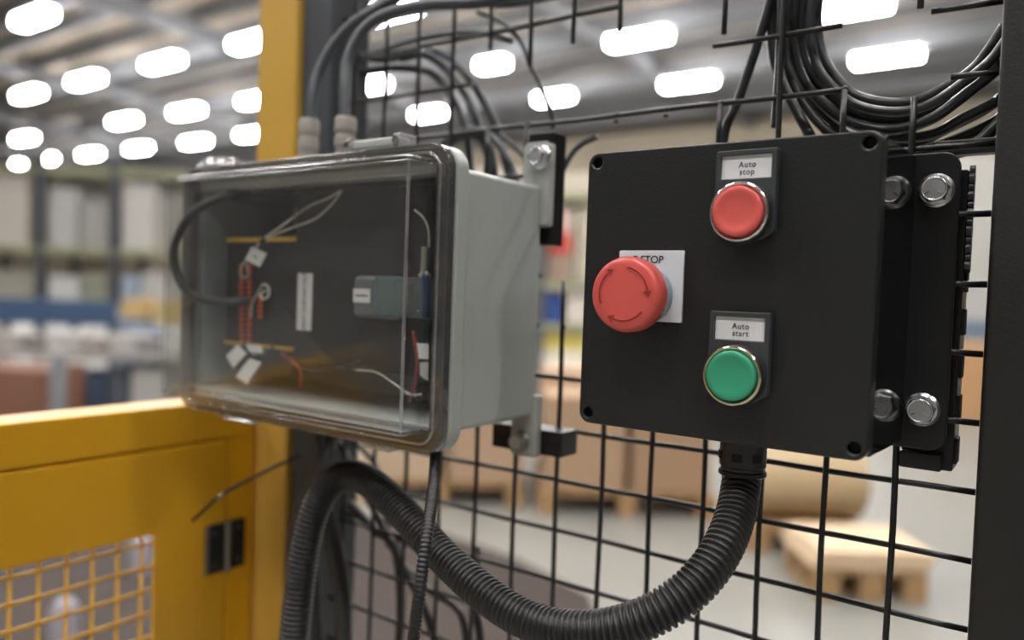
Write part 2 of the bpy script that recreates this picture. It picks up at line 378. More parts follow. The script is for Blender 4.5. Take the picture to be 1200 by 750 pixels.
# right-hand mounting plate with its bolts
pr_ = plate('mounting_plate', rrect(X0-22, 20.5, 276.2, 175.6, 8, 6), [], -7.8, -3.4, [STRUT], cb, bev=.8)
tag(pr_, 'black flange plate standing out to the right of the box')
def hex_bolt(parent, c, ax=(0, -1, 0), s=1.0, marks=True, material=None):
    mt = material or STEEL
    b = NB(); lathe(b, c, ax, [(.0087*s, 0), (.0088*s, .0012*s), (.0075*s, .0026*s)], 30); bo = bm2('bolt', b, mt, parent, None, .6)
    a = Vector(ax)
    b = NB(); lathe(b, Vector(c)+a*.0026*s, ax, [(.0073*s, 0), (.0073*s, .0042*s), (.0064*s, .0054*s)], 6, spin=.2)
    bm2('hex_head', b, mt, bo, None, .5)
    b = NB(); lathe(b, Vector(c)+a*.0078*s, ax, [(.0064*s, 0), (.0061*s, .0008*s), (.0056*s, .0009*s), (.0053*s, .0004*s)], 30)
    bm2('head_rim', b, mt, bo, None, 3.2)
    b = NB(); lathe(b, Vector(c)+a*.0081*s, ax, [(.0054*s, 0), (.0052*s, .0002*s)], 24); bm2('head_face', b, mat('brushed_bolt_face', (190, 192, 195), .42, 1, bump=.2, bscale=1500), bo, None, .6)
    if marks:
        ar, u, v = frame_of(ax)
        for q in range(3):
            t = math.radians(90+120*q); d = u*math.cos(t)+v*math.sin(t); e = ar.cross(d); cc = Vector(c)+a*.00835*s+d*.0034*s
            b = NB(); vs = [b.verts.new(cc+d*dd*.0011*s+e*ee*.00025*s+a*aa*.0003) for aa in (0, 1) for dd, ee in ((-1, -1), (1, -1), (1, 1), (-1, 1))]
            for f in ((0, 1, 2, 3), (4, 5, 6, 7), (0, 1, 5, 4), (1, 2, 6, 5), (2, 3, 7, 6), (3, 0, 4, 7)): b.faces.new([vs[z] for z in f])
            bm2('grade_mark', b, CHROME, bo, None, None)
    return bo
for px, py in ((1096, 222.5), (1079.5, 480.5)):
    p = P(px, py, -11); hex_bolt(cb, L(p.x, -7.8, p.z))
# upper / lower strut channels behind the flange
st = thing('strut_channel', L(268, 12, -Z0+700), 'black vertical strut channel behind the flange of the control box', 'bracket')
b = NB(); lbox(b, 253.5, 278.6, 5, 26, 8.6, 168, 1.2); bm2('channel', b, STRUT, st)
for z in (12, 35, 58, 81, 104, 127):
    b = NB(); lbox(b, 278.2, 279.8, 10, 21, z, z+14, .5); bm2('slot_lip', b, HOLE, st)
b = NB(); lbox(b, 254, 274, -3.2, 4.8, 9, 18, 1); bm2('strut_end_plate', b, STRUT, st)
b = NB()
for k_ in range(12): lathe(b, L(278.7, 9, 168-k_*4.6), (1, 0, 0), [(.0035 if k_ % 2 else .0024, 0), (.0035 if k_ % 2 else .0024, .0025)], 10)
bm2('threaded_insert', b, BLKP, st)
sb = NB(); lbox(sb, 262, 290.9, 6, 14, 176, 184, 1); tag(bm2('cross_bar', sb, BLKP, None, L(276, 10, 176)), 'short black bar between post and mesh above the flange', 'bracket')

# ---- push buttons and holders
def holder(px0, py0, px1, pxb0, pyb, name_txt, cx, cz):
    yF = YF-5.4
    w2 = 15.4
    out = [(cx-w2, cz-7), (cx+w2, cz-7), (cx+w2, cz+31.0), (cx-w2, cz+31.0)]
    out = [(cx-w2, cz-9), (cx-9, cz-13), (cx+9, cz-13), (cx+w2, cz-9), (cx+w2-.2, cz+30.6), (cx+w2-.9, cz+31.3), (cx-w2+.9, cz+31.3), (cx-w2+.2, cz+30.6)]
    hole = [(cx-12.6, cz+17.2), (cx+12.6, cz+17.2), (cx+12.6, cz+28.6), (cx-12.6, cz+28.6)]
    h = plate('legend_holder', out, [hole], yF, YF-.2, [BLKH], cb, bev=.5)
    b = NB(); lbox(b, cx-13.4, cx+13.4, yF+1.5, yF+2.2, cz+16.5, cz+29.3); bm2('label_insert', b, WHT, h)
    for k_, ln in enumerate(name_txt.split('\n')):
        text('lettering', ln, cx+.3, yF+1.45, cz+24.0-k_*3.55, 4.1, PRINT, h, spacing=1.12, ax=.95)
    return h
def push_button(cx, cz, capm, ringm, name_txt, lab):
    h = holder(0, 0, 0, 0, 0, name_txt, cx, cz)
    b = NB(); c = L(cx, YF-.2, cz)
    lathe(b, c, (0, -1, 0), [(.0150, 0), (.0150, .0080), (.0146, .0088)], 48); bb = bm2('push_button', b, BLKP, cb)
    tag(bb, lab)
    b = NB(); lathe(b, c, (0, -1, 0), [(.0140, .0085), (.01475, .0092), (.01475, .0122), (.0143, .0132), (.0132, .0132), (.0128, .0118), (.0128, .0088)], 56, False, False)
    bm2('bezel_ring', b, ringm, bb, None, 3.2)
    b = NB(); lathe(b, c, (0, -1, 0), [(.0124, .0086), (.0124, .0138), (.01215, .0146), (.0114, .0150), (.0098, .01495), (.0085, .0146), (.0060, .01425), (.003, .0141), (.0005, .0141)], 56, False, True)
    bm2('cap', b, capm, bb, None, 3.2)
    b = NB(); lathe(b, c, (0, -1, 0), [(.0127, .0086), (.0127, .0100), (.0120, .0100)], 40, False, False); bm2('cap_seal', b, HOLE, bb, None, 3.2)
YBt = YF-13
p = P(865, 248, YBt); push_button(p.x, p.z, REDP, CHROME, 'Auto\nstop', 'red round push button with a chrome ring')
p = P(857, 440.5, YBt); push_button(p.x, p.z, GRNP, BRASSY, 'Auto\nstart', 'green round push button with a chrome ring')
# ---- emergency stop
pa, pb = P(726, 293, YF-1.6), P(802, 293.5, YF-1.6); pc = P(797.5, 378.5, YF-1.6)
ex0, ex1, ez1, ez0 = pa.x, pb.x, pa.z-.3, pc.z
ecx = (ex0+ex1)/2
lp = plate('legend_plate', rrect(ex0, ez0, ex1, ez1, .8, 3), [], YF-1.6, YF-.1, [WHT2], cb, bev=.25)
tag(lp, 'square silver-white plate printed E-STOP')
text('lettering', 'E-STOP', ecx-1.6, YF-1.7, ez1-5.0, 5.6, PRINT, lp)
mc = P(732, 345, YF-27); ecx, ecz = mc.x, mc.z
eb = thing('tmp', (0, 0, 0), 'x', 'x'); bpy.data.objects.remove(eb)
b = NB(); c = L(ecx, YF-1.7, ecz)
lathe(b, c, (0, -1, 0), [(.0150, 0), (.0150, .004), (.0135, .006), (.0128, .012), (.0128, .017)], 48, True, True)
es = bm2('emergency_stop', b, GRYRING, cb, None, .8); tag(es, 'red mushroom stop button on a grey-blue collar')
def knurl(r, h, i, n): return r*(1+(.012 if i % 2 else -.006)) if .0145 < h < .0225 else r
R_ = .0194
b = NB(); lathe(b, c, (0, -1, 0), [(.0125, .0140), (.0184, .0145), (R_-.0002, .0158), (R_-.0002, .0205), (R_+.0001, .0222), (R_-.0002, .0240), (.0187, .0256), (.0175, .0265), (.0155, .0269), (.010, .0270), (.005, .0270), (.0005, .0270)], 120, True, True, nf=knurl)
hd = bm2('mushroom_head', b, REDE, es, None, .9)
REDD = mat('red_recess', (140, 40, 36), .5)
# engraved turning arrows: three raised-edge arcs set into the head
def arrow_outline(a0, a1, r, wd, hw, hl):
    pts = []; n = 14
    d = 1 if a1 > a0 else -1
    for k_ in range(n+1):
        t = math.radians(a0+(a1-a0)*k_/n); pts.append(((r+wd)*math.cos(t), (r+wd)*math.sin(t)))
    t = math.radians(a1); ta = Vector((-math.sin(t), math.cos(t)))*d; rd = Vector((math.cos(t), math.sin(t)))
    pts.append(tuple(rd*(r+hw))); pts.append(tuple(rd*r+ta*hl)); pts.append(tuple(rd*(r-hw)))
    for k_ in range(n+1):
        t = math.radians(a1+(a0-a1)*k_/n); pts.append(((r-wd)*math.cos(t), (r-wd)*math.sin(t)))
    return pts
for a0, a1 in ((82, 8), (-38, -112), (202, 128)):
    o_ = arrow_outline(a0, a1, .0137, .00068, .0025, .0034)
    me = curve_mesh([o_], .00012, 0); me.transform(Matrix.Translation(L(ecx, YF-1.7-27.05, ecz)) @ FRONT)
    link('turn_arrow', me, REDD, es)
    # pale moulded lip along the arrow
    ln = [L(ecx, YF-1.7-27.15, ecz)+Vector((x, 0, z)) for x, z in o_+[o_[0]]]
    b = NB(); tube(b, ln, .00018, 5, cap=False); bm2('arrow_lip', b, REDE, es, None, 3.2)

# ---- conduit gland + corrugated conduit
cd_ = thing('corrugated_conduit', L(*P(869, 530, -44)), 'thick black corrugated conduit curving from under the control box down to the left', 'conduit')
g0 = P(871, 526, -44); gx = g0.x; gz = ZB
b = NB(); lathe(b, L(gx, -44, gz), (0, 0, -1), [(.0122, 0), (.0125, .010), (.0125, .0175), (.0116, .0182), (.0116, .0200), (.0127, .0206), (.0129, .0225), (.0116, .0235)], 40)
gl = bm2('gland', b, BLKP, cd_, None, .6)
for a_ in (-145, -85, -35, 60):
    t = math.radians(a_); b = NB(); c_ = Vector((math.cos(t), math.sin(t), 0)); e_ = Vector((-math.sin(t), math.cos(t), 0)); o_ = L(gx, -44, gz-12)
    vs = [b.verts.new(o_+c_*(.0122+.0007*q1)+e_*.0026*q2+Vector((0, 0, .0022*q3))) for q1 in (0, 1) for q2, q3 in ((-1, -1), (1, -1), (1, 1), (-1, 1))]
    for f in ((0, 1, 2, 3), (4, 5, 6, 7), (0, 1, 5, 4), (1, 2, 6, 5), (2, 3, 7, 6), (3, 0, 4, 7)): b.faces.new([vs[z] for z in f])
    bm2('gland_latch', b, HOLE, gl, None, None)
path = [L(gx, -44, gz-22)] + [W(*q) for q in ((866, 592, .424), (860, 612, .415), (847, 645, .403), (817, 687, .394), (775, 717, .391), (727, 736, .397), (677, 741, .409), (627, 732, .425), (593, 714, .438), (565, 694, .450),
            (515, 648, .478), (471, 599, .508), (439, 568, .532), (410, 553, .552), (386, 563, .558), (370, 592, .556), (358, 640, .552), (350, 700, .548), (344, 770, .545))]
last = path[-1]; path += [last+Vector((0, 0, -.18)), last+Vector((.02, 0, -.5))]
cen = resample(spline(path, 30), .00049)
for _ in range(3):                                     # even out the curvature
    w_ = 24; acc_ = [cen[0]*1.0]
    pre = [Vector((0, 0, 0))]
    for p_ in cen: pre.append(pre[-1]+p_)
    for i_ in range(1, len(cen)):
        h_ = min(w_, i_, len(cen)-1-i_); acc_.append((pre[i_+h_+1]-pre[i_-h_])/(2*h_+1))
    cen = acc_
prof = [1.0, 1.0, 1.0, .97, .85, .83, .94]
b = NB(); tube(b, cen, .0094, 24, rf=lambda i: .0106*prof[i % 7])
bm2('corrugated_tube', b, COND, cd_, None, 3.2)

# ================================================================== GREY BOX WITH CLEAR COVER
gb = thing('junction_box', L(-100, -70, 10), 'light grey plastic junction box with a deep clear cover', 'junction box')
GX0, GX1, GZ0, GZ1, GYB = -232.5, 30.5, 10.4, 168.0, -21.6
FX0, FX1, FZ0, FZ1 = -235.5, 32.6, -2.4, 181.0
# body: open-fronted shell
def shell(name, x0, x1, z0, z1, yf, yb, th, r, draft, material, parent, closed_back=True):
    b = NB()
    def ring(a, y, rr): return [L(x, y, z) for x, z in rrect(x0+a, z0+a, x1-a, z1-a, rr, 4)]
    seq = [ring(0, yf, r), ring(draft, yb+3 if closed_back else yb, r)]
    seq += [ring(draft+.9, yb+.9, r), ring(draft+3, yb, max(r-2, 1))]
    rings = seq if yb > yf else seq
    inner = [ring(draft+3+th, yb+(th if yb < yf else -th), max(r-2, 1)), ring(th, yf, max(r-th, .8))]
    R = loft(b, rings, False, True)
    R2 = loft(b, inner, True, False)
    n = len(R[0])
    for i in range(n):
        j = (i+1) % n; b.faces.new((R[0][i], R2[-1][i], R2[-1][j], R[0][j]))
    return bm2(name, b, material, parent, None, .5)
b = NB()
def bring(a, y, rr): return [L(x, y, z) for x, z in rrect(GX0+a, GZ0+a, GX1-a, GZ1-a, rr, 5)]
Ra = loft(b, [bring(0, -106, 4), bring(.3, GYB-3, 4), bring(1.2, GYB-.9, 4), bring(3.2, GYB, 3)], False, True)
Rb = loft(b, [bring(3, -106, 2.5), bring(3.3, GYB-3, 2.5)], False, True)
n_ = len(Ra[0])
for i in range(n_):
    j = (i+1) % n_; b.faces.new((Ra[0][i], Ra[0][j], Rb[0][j], Rb[0][i]))
body = bm2('body', b, GREYB, gb, None, .6)
inset = rrect(-225, 10.2, 22.6, 171.8, 4, 4)
plate('body_rim', rrect(FX0+.2, FZ0+.4, FX1, FZ1-.3, 15, 10), [rrect(-228, 14, 26, 164, 4, 4)], -114.6, -103.5, [GREYB], gb, bev=1.6)
plate('cover_gasket', rrect(FX0+2, FZ0+2, FX1-1.6, FZ1-2, 14, 10), [rrect(-226, 11, 24, 171, 4, 4)], -116.0, -114.7, [GASK], gb, bev=.3)
cov = plate('cover_flange', rrect(FX0, FZ0, FX1, FZ1, 15, 10), [inset], -122.4, -116.2, [CLRF], gb, bev=1.0)
plate('flange_bead', rrect(FX0+5.2, FZ0+5.2, FX1-5.2, FZ1-5.2, 12, 10), [rrect(FX0+7.0, FZ0+7.0, FX1-7.0, FZ1-7.0, 10, 10)], -123.6, -122.5, [CLRE], gb, bev=.4)
# deep clear cover: outer and inner skin, flats clear, rounded edges denser
def cover():
    b = NB(); x0, x1, z0, z1, yf, yb = -224.6, 22.2, 10.6, 171.4, -144.4, -116.5
    def skin(o, rad):
        rings = []
        def rg(a, y): return [L(x, y, z) for x, z in rrect(x0+o+a, z0+o+a, x1-o-a, z1-o-a, max(rad-a*.6, .5), 4)]
        rings.append(rg(0, yb)); rings.append(rg(.5, yf+1.5+o))
        for t in (30, 60, 90):
            t = math.radians(t); rings.append(rg(.5+1.5*(1-math.cos(t)), yf+o+1.5*(1-math.sin(t))))
        return loft(b, rings, False, True)
    A = skin(0, 2.4); B = skin(2.2, 1.2); n = len(A[0])
    for i in range(n):
        j = (i+1) % n; b.faces.new((A[0][i], A[0][j], B[0][j], B[0][i]))
    bmesh.ops.recalc_face_normals(b, faces=b.faces)
    me = bpy.data.meshes.new('clear_cover'); b.to_mesh(me); b.free()
    me.materials.append(CLR); me.materials.append(CLRE)
    for p_ in me.polygons:
        nn = p_.normal; p_.material_index = 0 if max(abs(nn.x), abs(nn.y), abs(nn.z)) > .995 else 1
    return link('clear_cover', me, None, gb, smooth=3.2)
cover()
# latch on top (grey bar with clear ends) and the left dome latch
def latch_top(xa, xb, y0, y1, zc):
    b = NB(); lbox(b, xa, xb, y0, y1, zc, zc+6.5, 1.8, 3); la = bm2('latch', b, GREYB, gb, None, .8)
    for x in (xa, xb):
        b = NB(); lbox(b, x-3.4, x+3.4, y0-1.5, y1+1.5, zc-1.5, zc+8, 1.2, 2); bm2('latch_clip', b, SHINE, la, None, .8)
        b = NB(); lathe(b, L(x, y0-1.6, zc+3.5), (0, -1, 0), [(.0026, 0), (.0026, .001), (.0010, .0014)], 8); bm2('latch_pin', b, CHROME, la, None, .8)
pA, pB = P(422, 178, -112), P(478, 174, -112)
latch_top(pA.x, pB.x, -121, -109, 181.2)
pA, pB = P(238, 190, -112), P(282, 188, -112)
b = NB()
ctr = L((pA.x+pB.x)/2, -112, 180.6); 
bmesh.ops.create_uvsphere(b, u_segments=24, v_segments=12, radius=1, matrix=Matrix.Translation(ctr) @ Matrix.Diagonal((.024, .012, .0085, 1)))
tag(bm2('latch', b, SHINE, gb, None, 3.2), 'domed clear latch')
for q0, q1 in ((262, 300), (428, 462)):
    pA = P(q0, 505 if q0 < 400 else 530, -116); pB = P(q1, 505 if q0 < 400 else 530, -116)
    b = NB(); lbox(b, pA.x, pB.x, -121, -110, FZ0-3.5, FZ0+1, 1.4, 3); bm2('cover_tab', b, SHINE, gb, None, .8)
# cable gland hex on top
for px, py in ((356, 178), (408, 182)):
    p = P(px, py, -70)
# mounting feet
def foot(x0, x1, z0, z1, ym, bz, mt, bend):
    ft_b = NB(); lbox(ft_b, x0, x1, ym-7, ym, z0, z1, 2.0, 3); f = bm2('mounting_foot', ft_b, mt, gb, None, .8)
    bb = NB(); lbox(bb, x0+2.5, x1-2.2, ym-7.35, ym-7.05, min(bz-10, bz+10), max(bz-10, bz+10), .1); bm2('foot_recess', bb, GREYF, f, None, .8)
    return f
fa = P(613, 166, -26); fb = P(645, 166, -26)
f1 = foot(fa.x, fb.x+.3, 140, P(630, 168, -26).z, -18.5, P(629, 183, -28).z, GREYF, 0)
p = P(630, 183, -30); hex_bolt(gb, L(p.x, -26.0, p.z), s=.92, marks=True)
fa = P(596, 535, -26); fb = P(627, 535, -26)
f2 = foot(fa.x, fb.x+.3, P(612, 534, -26).z, 26, -18.5, P(605, 517, -28).z, GREYF, 0)
p = P(606, 518, -30); hex_bolt(gb, L(p.x, -26.0, p.z), s=.85, marks=False, material=STEEL2)
# strut channels behind the box
def strut(x0, x1, z0, z1, y0, y1, lb):
    t = thing('strut_channel', L((x0+x1)/2, y1, z0), lb, 'bracket')
    b = NB(); lbox(b, x0, x1, y0, y1, z0, z1, 1); bm2('channel', b, STRUT, t)
    b = NB(); lbox(b, x0+4, x1-4, y0-.6, y0-.05, (z0+z1)/2-2, (z0+z1)/2+2, .2); bm2('slot', b, HOLE, t)
    return t
qa, qb = P(583, 502, -12), P(664, 506, -12); qc = P(664, 536, -12)
strut(qa.x, qb.x, qc.z, qb.z, -18.3, 3, 'short black channel under the lower foot of the grey box')
qa, qb = P(632, 140, -6), P(661, 140, -6)
strut(qa.x, qb.x, 128, 205, -18.3, -1.5, 'black upright channel behind the upper foot of the grey box')

# ---------- things inside the box
relay = thing('safety_relay', L(*P(305, 400, -88)), 'black relay with yellow edge strips and orange terminals behind the clear cover', 'relay')
YR = -96
a, c_ = P(266, 280, YR), P(345, 410, YR)
b = NB(); lbox(b, a.x, c_.x, YR, -27, c_.z-1, a.z+1, 1.2); bm2('housing', b, INNER, relay)
b = NB(); lbox(b, a.x, c_.x, YR-.8, YR+3, a.z-2.6, a.z+.8, .3); bm2('yellow_strip', b, YSTR, relay)
b = NB(); lbox(b, a.x, c_.x, YR-.8, YR+3, c_.z-1.0, c_.z+1.6, .3); bm2('yellow_strip', b, YSTR, relay)
for x_, y0_, y1_ in ((284, 312, 404), (293, 312, 404), (306, 346, 372)):
    n = int((y1_-y0_)/6.2)
    for k_ in range(n+1):
        p = P(x_, y0_+k_*6.2, YR-1)
        b = NB(); lbox(b, p.x-1.7, p.x+1.7, YR-2.6, YR-.1, p.z-1.25, p.z+1.25, .3, 1); bm2('terminal', b, ORNG, relay)
blk = thing('terminal_block', L(*P(400, 430, -80)), 'large black device block beside the relay in the clear box', 'device')
a, c_ = P(347.5, 215, -96.5), P(470, 440, -96.5)
b = NB(); lbox(b, a.x, 17, -96.5, -26, c_.z, a.z, 2); bm2('housing', b, INNER, blk)
a2, c2 = P(266, 215, -70), P(350, 276, -70)
b = NB(); lbox(b, -205, a.x-.5, -40, -26, 30, 163, 2); bm2('back_shade_panel', b, mat('grey_inner_back', (128, 134, 137), .5), blk)  # added panel: its grey carries the shade at the back of the box
b = NB(); lbox(b, -228.5, -222.5, -112, -26, 15, 164, 1); bm2('side_shade_panel', b, mat('grey_inner_side', (130, 136, 139), .5), blk)  # added lining that darkens the left inner wall in place of shade
b = NB(); lbox(b, -222, 20, -100, -26, 160.5, 164, .8); bm2('top_shade_panel', b, INNER, blk)  # dark sheet added under the box top, where there is only shade
lab = NB(); a, c_ = P(349, 320, -97), P(364.5, 388, -97); lbox(lab, a.x, c_.x, -97, -96.6, c_.z, a.z, .1); ls = bm2('label_strip', lab, WHT, blk)
tag(ls, 'white strip printed LIGHT CURTAIN OUT reading upwards')
text('lettering', 'LIGHT CURTAIN OUT', (a.x+c_.x)/2, -97.05, (a.z+c_.z)/2, 5.0, PRINT, ls, rot=math.pi/2, ax=.86, bold=.018)
dr = thing('relay_module', L(*P(445, 350, -100)), 'grey relay with white tag and teal see-through front', 'relay')
YM = -106
a, c_ = P(413, 322, YM), P(446, 374, YM)
b = NB(); lbox(b, a.x, c_.x+14, YM, -97, c_.z, a.z, 4, 3); bm2('housing', b, RELAYG, dr, None, .8)
a3, c3 = P(439, 324, YM-2), P(500, 374, YM-2)
b = NB(); lbox(b, a3.x, 17, YM-2, -97, c3.z, a3.z, 1); bm2('teal_front', b, clear_mat('teal_clear', (.35, .68, .72), .1, .12), dr)
b = NB(); lbox(b, a3.x+3, a3.x+12, YM+1, -97, c3.z+4, a3.z-5, 1); bm2('coil', b, TEAL, dr)
b = NB(); lbox(b, a3.x+15, a3.x+24, YM+1, -97, c3.z+3, a3.z-3, 1); bm2('contact_block', b, RELAYG, dr)
a, c_ = P(414, 338, YM-.5), P(433, 355, YM-.5)
b = NB(); lbox(b, a.x, c_.x, YM-.5, YM-.02, c_.z, a.z); tg = bm2('white_tag', b, WHT, dr)
b = NB(); lbox(b, a.x+2, c_.x-2, YM-.62, YM-.51, (a.z+c_.z)/2-.5, (a.z+c_.z)/2+.5); bm2('print_line', b, PRINT, tg)
# cables in the box
cable('looped_cable', pl([(292, 224, -101), (264, 229, -116), (228, 248, -130), (209, 275, -136), (204, 305, -136.5), (214, 335, -135), (236, 350, -128), (264, 354, -114), (292, 352, -101)]), 3.1, CABLE, 'thick black cable bent in a half loop at the left of the clear box', n=12)
def wirething(name, pts, r, m_, lb, grp=None):
    t = thing(name, pl(pts)[0], lb, 'wire', grp)
    b = NB(); tube(b, spline(pl(pts), 8), r/1000, 8); bm2('lead', b, m_, t, None, 3.2); return t
def quad_tag(name, parent, pts_px, Y, material, th=.5):
    q = [P(x, y, Y) for x, y in pts_px]; b = NB()
    fr_ = [b.verts.new(L(p.x, Y, p.z)) for p in q]; bk = [b.verts.new(L(p.x, Y+th, p.z)) for p in q]
    b.faces.new(fr_); b.faces.new(bk[::-1])
    for i in range(4): b.faces.new((fr_[i], bk[i], bk[(i+1) % 4], fr_[(i+1) % 4]))
    return bm2(name, b, material, parent, None, None)
w1 = wirething('white_wire_pair', [(402, 222, -99), (385, 232, -100), (360, 243, -101), (330, 265, -103), (306, 282, -105), (296, 298, -106), (283, 312, -105), (284, 325, -103), (291, 322, -100), (289, 310, -99)], .75, WWIRE, 'pair of white wires with a square white tag dropping to the relay')
b = NB(); tube(b, spline(pl([(400, 225, -99), (388, 240, -100), (370, 256, -101), (345, 266, -102), (322, 275, -103), (306, 283, -105)]), 8), .00075, 8); bm2('lead', b, WWIRE, w1, None, 3.2)
b = NB(); tube(b, spline(pl([(311, 279, -104.5), (305, 284, -105.2)]), 3), .0016, 8); bm2('wire_tie', b, HOLE, w1, None, 3.2)
tg = quad_tag('tag', w1, [(295, 289), (312, 297), (304, 313), (287, 304)], -107.5, WHT)
text('lettering', 'Aux', P(299.5, 301, -107.5).x, -107.65, P(299.5, 301, -107.5).z, 3.0, PRINT, tg, rot=-.35)
w2 = wirething('grey_wire', [(312, 340, -102), (306, 344, -106), (307, 350, -108), (314, 348, -106), (315, 338, -103), (309, 333, -101), (303, 342, -100), (296, 355, -100), (294, 372, -100)], .8, WWIRE, 'small curled white wire loop at the third terminal row')
w3 = wirething('tagged_wires', [(286, 402, -103), (288, 412, -106), (300, 415, -107), (310, 414, -107), (320, 405, -100), (312, 398, -99)], .9, CABLE, 'dark wire with two white tags hanging under the relay')
quad_tag('tag', w3, [(278, 404), (289, 414), (273, 431), (265, 417)], -107.6, WHT)
quad_tag('tag', w3, [(288, 404), (305, 405), (309, 414), (296, 418)], -105.6, WHT)
quad_tag('tag', w3, [(292, 420), (306, 425), (289, 450), (276, 442)], -108.3, WHT)
wirething('white_wire', [(418, 434, -98), (440, 436, -100), (462, 450, -104), (480, 462, -104), (494, 462, -102)], .55, WWIRE, 'thin white wire curving along the floor of the box')
wirething('grey_lead', [(350, 430, -95), (372, 436, -98), (400, 430, -98), (425, 422, -96)], .7, CABLEG, 'thin grey wire below the printed strip')
wirething('white_lead', [(486, 246, -104), (496, 255, -104), (502, 270, -104), (503, 290, -104)], .7, WWIRE, 'thin white wire arching behind the side of the clear cover')
wirething('red_wire', [(484, 388, -106), (489, 420, -106), (487, 446, -104), (480, 470, -100)], 1.0, RWIRE, 'red wire dropping at the right side inside the box')
wirething('blue_wire', [(499, 322, -112), (500, 345, -112), (499, 372, -112)], 2.2, BWIRE, 'thick blue wire at the right side inside the box')
wirething('red_lead', [(330, 414, -96), (350, 432, -98), (352, 455, -98)], .8, RWIRE, 'red wire left of the printed strip')
cn = thing('wire_connector', L(*P(497, 320, -104)), 'pale crimp connector with torn end above the blue wire', 'connector')
b = NB(); tube(b, pl([(498, 289, -104), (497, 318, -104)]), .0022, 10); bm2('sleeve', b, GLAND, cn, None, .8)
b = NB(); tube(b, pl([(497, 317, -104), (492, 324, -105)]), .0014, 6); tube(b, pl([(497, 317, -104), (503, 324, -104)]), .0014, 6); bm2('strand', b, WWIRE, cn, None, .8)
wt = thing('wire_marker', L(*P(497, 410, -104)), 'white wire marker sleeves low at the right inside the box', 'label')
quad_tag('sleeve', wt, [(488, 402), (502, 403), (502, 421), (487, 420)], -106, WHT)
quad_tag('sleeve', wt, [(492, 424), (502, 424), (501, 446), (492, 440)], -104, WHT)
for px, py, r in ((486, 470, 5.5), (500, 476, 5)):
    p = P(px, py, -88); b = NB(); lathe(b, L(p.x, -80, max(p.z, 14)), (0, 0, 1), [(r/1000*.9, 0), (r/1000, .003), (r/1000, .009), (r/1000*.7, .011)], 20)
    tag(bm2('cable_grommet', b, HOLE, None, L(p.x, -80, 14)), 'round black grommet on the box floor, %s' % ('left of the pair' if px < 490 else 'right of the pair'), 'grommet')

# ================================================================== CABLES ENTERING THE BOX FROM ABOVE
for (pts, gpx, lb) in (([(362, 152), (366, 120), (374, 85), (390, 55), (412, 30), (440, 12), (480, -10)], (358, 150), 'grey-black cable leaving the left gland on top of the clear box'),
                       ([(405, 150), (404, 110), (408, 70), (424, 38), (450, 18), (500, 6), (560, 3), (620, -10)], (405, 150), 'grey-black cable leaving the right gland on top of the clear box')):
    Yg = -62
    pts3 = [(x, y, Yg+k_*6) for k_, (x, y) in enumerate(pts)]
    w3d = pl(pts3); gx_, gy_ = w3d[0].x, w3d[0].y
    t = thing('entry_cable', Vector((gx_, gy_, L(0, 0, GZ1).z)), lb, 'cable')
    zt = L(0, 0, GZ1).z
    b = NB(); tube(b, spline([Vector((gx_, gy_, zt+.02))]+w3d[1:], 8), .0043, 12); bm2('sheath', b, CABLEG, t, None, 3.2)
    h = w3d[0].z-zt
    b = NB(); lathe(b, (gx_, gy_, zt), (0, 0, 1), [(.0095, 0), (.0098, .001), (.0098, .006), (.0090, .008)], 6); gl = bm2('gland', b, GLAND if gpx[0] < 380 else BLKP, t, None, .5)
    b = NB(); lathe(b, (gx_, gy_, zt+.008), (0, 0, 1), [(.0078, 0), (.0080, .001), (.0080, h*.38), (.0070, h*.40), (.0070, h*.50), (.0080, h*.52), (.0080, h*.66), (.0072, h*.68), (.0072, h*.74), (.0080, h*.76), (.0080, h*.95), (.0068, h)], 24); bm2('gland_nut', b, GLAND, gl, None, .6)
# loops of cable behind the mesh above the clear box
mid = [([(400, 60), (450, 70), (490, 62), (520, 78), (545, 110), (562, 150), (575, 200), (580, 260)], 30, 3.4),
       ([(420, 85), (465, 80), (505, 86), (530, 115), (545, 150), (552, 200), (560, 260)], 34, 3.2),
       ([(470, 70), (510, 60), (545, 85), (570, 125), (585, 160), (600, 220)], 45, 3.6),
       ([(505, 200), (520, 168), (548, 153), (572, 158), (590, 178), (603, 205), (615, 240)], 22, 3.0),
       ([(500, 230), (512, 185), (540, 160), (566, 162), (578, 190), (578, 240)], 26, 3.0),
       ([(400, 70), (440, 62), (500, 44), (560, 38), (600, 48)], 14, 2.6),
       ([(330, 20), (380, 40), (440, 22), (520, 6), (600, 4), (680, -12)], 28, 3.2),
       ([(590, 160), (620, 190), (640, 230), (672, 178), (700, 160)], 30, 2.2)]
side = ['upper', 'lower', 'outer', 'small outer', 'small inner', 'high thin', 'topmost', 'sagging']
for (pp, Y_, r_), sd in zip(mid, side):
    cable('loose_cable', pl([(x, y, Y_) for x, y in pp]), r_, CABLEG, None, parent=None)
    o = bpy.context.scene.collection.objects[-1]
    tag(o, '%s blurred dark cable loop behind the mesh above the grey box' % sd, 'cable')
cable('thin_cable', pl([(560, 14, 8), (580, 22, 8), (598, 34, 6), (612, 52, 5), (622, 78, 4), (630, 92, 5), (636, 108, 5), (646, 132, 6), (648, 150, 10)]), 1.9, CABLEG, 'thin grey cable snaking down through the cut mesh left of centre')
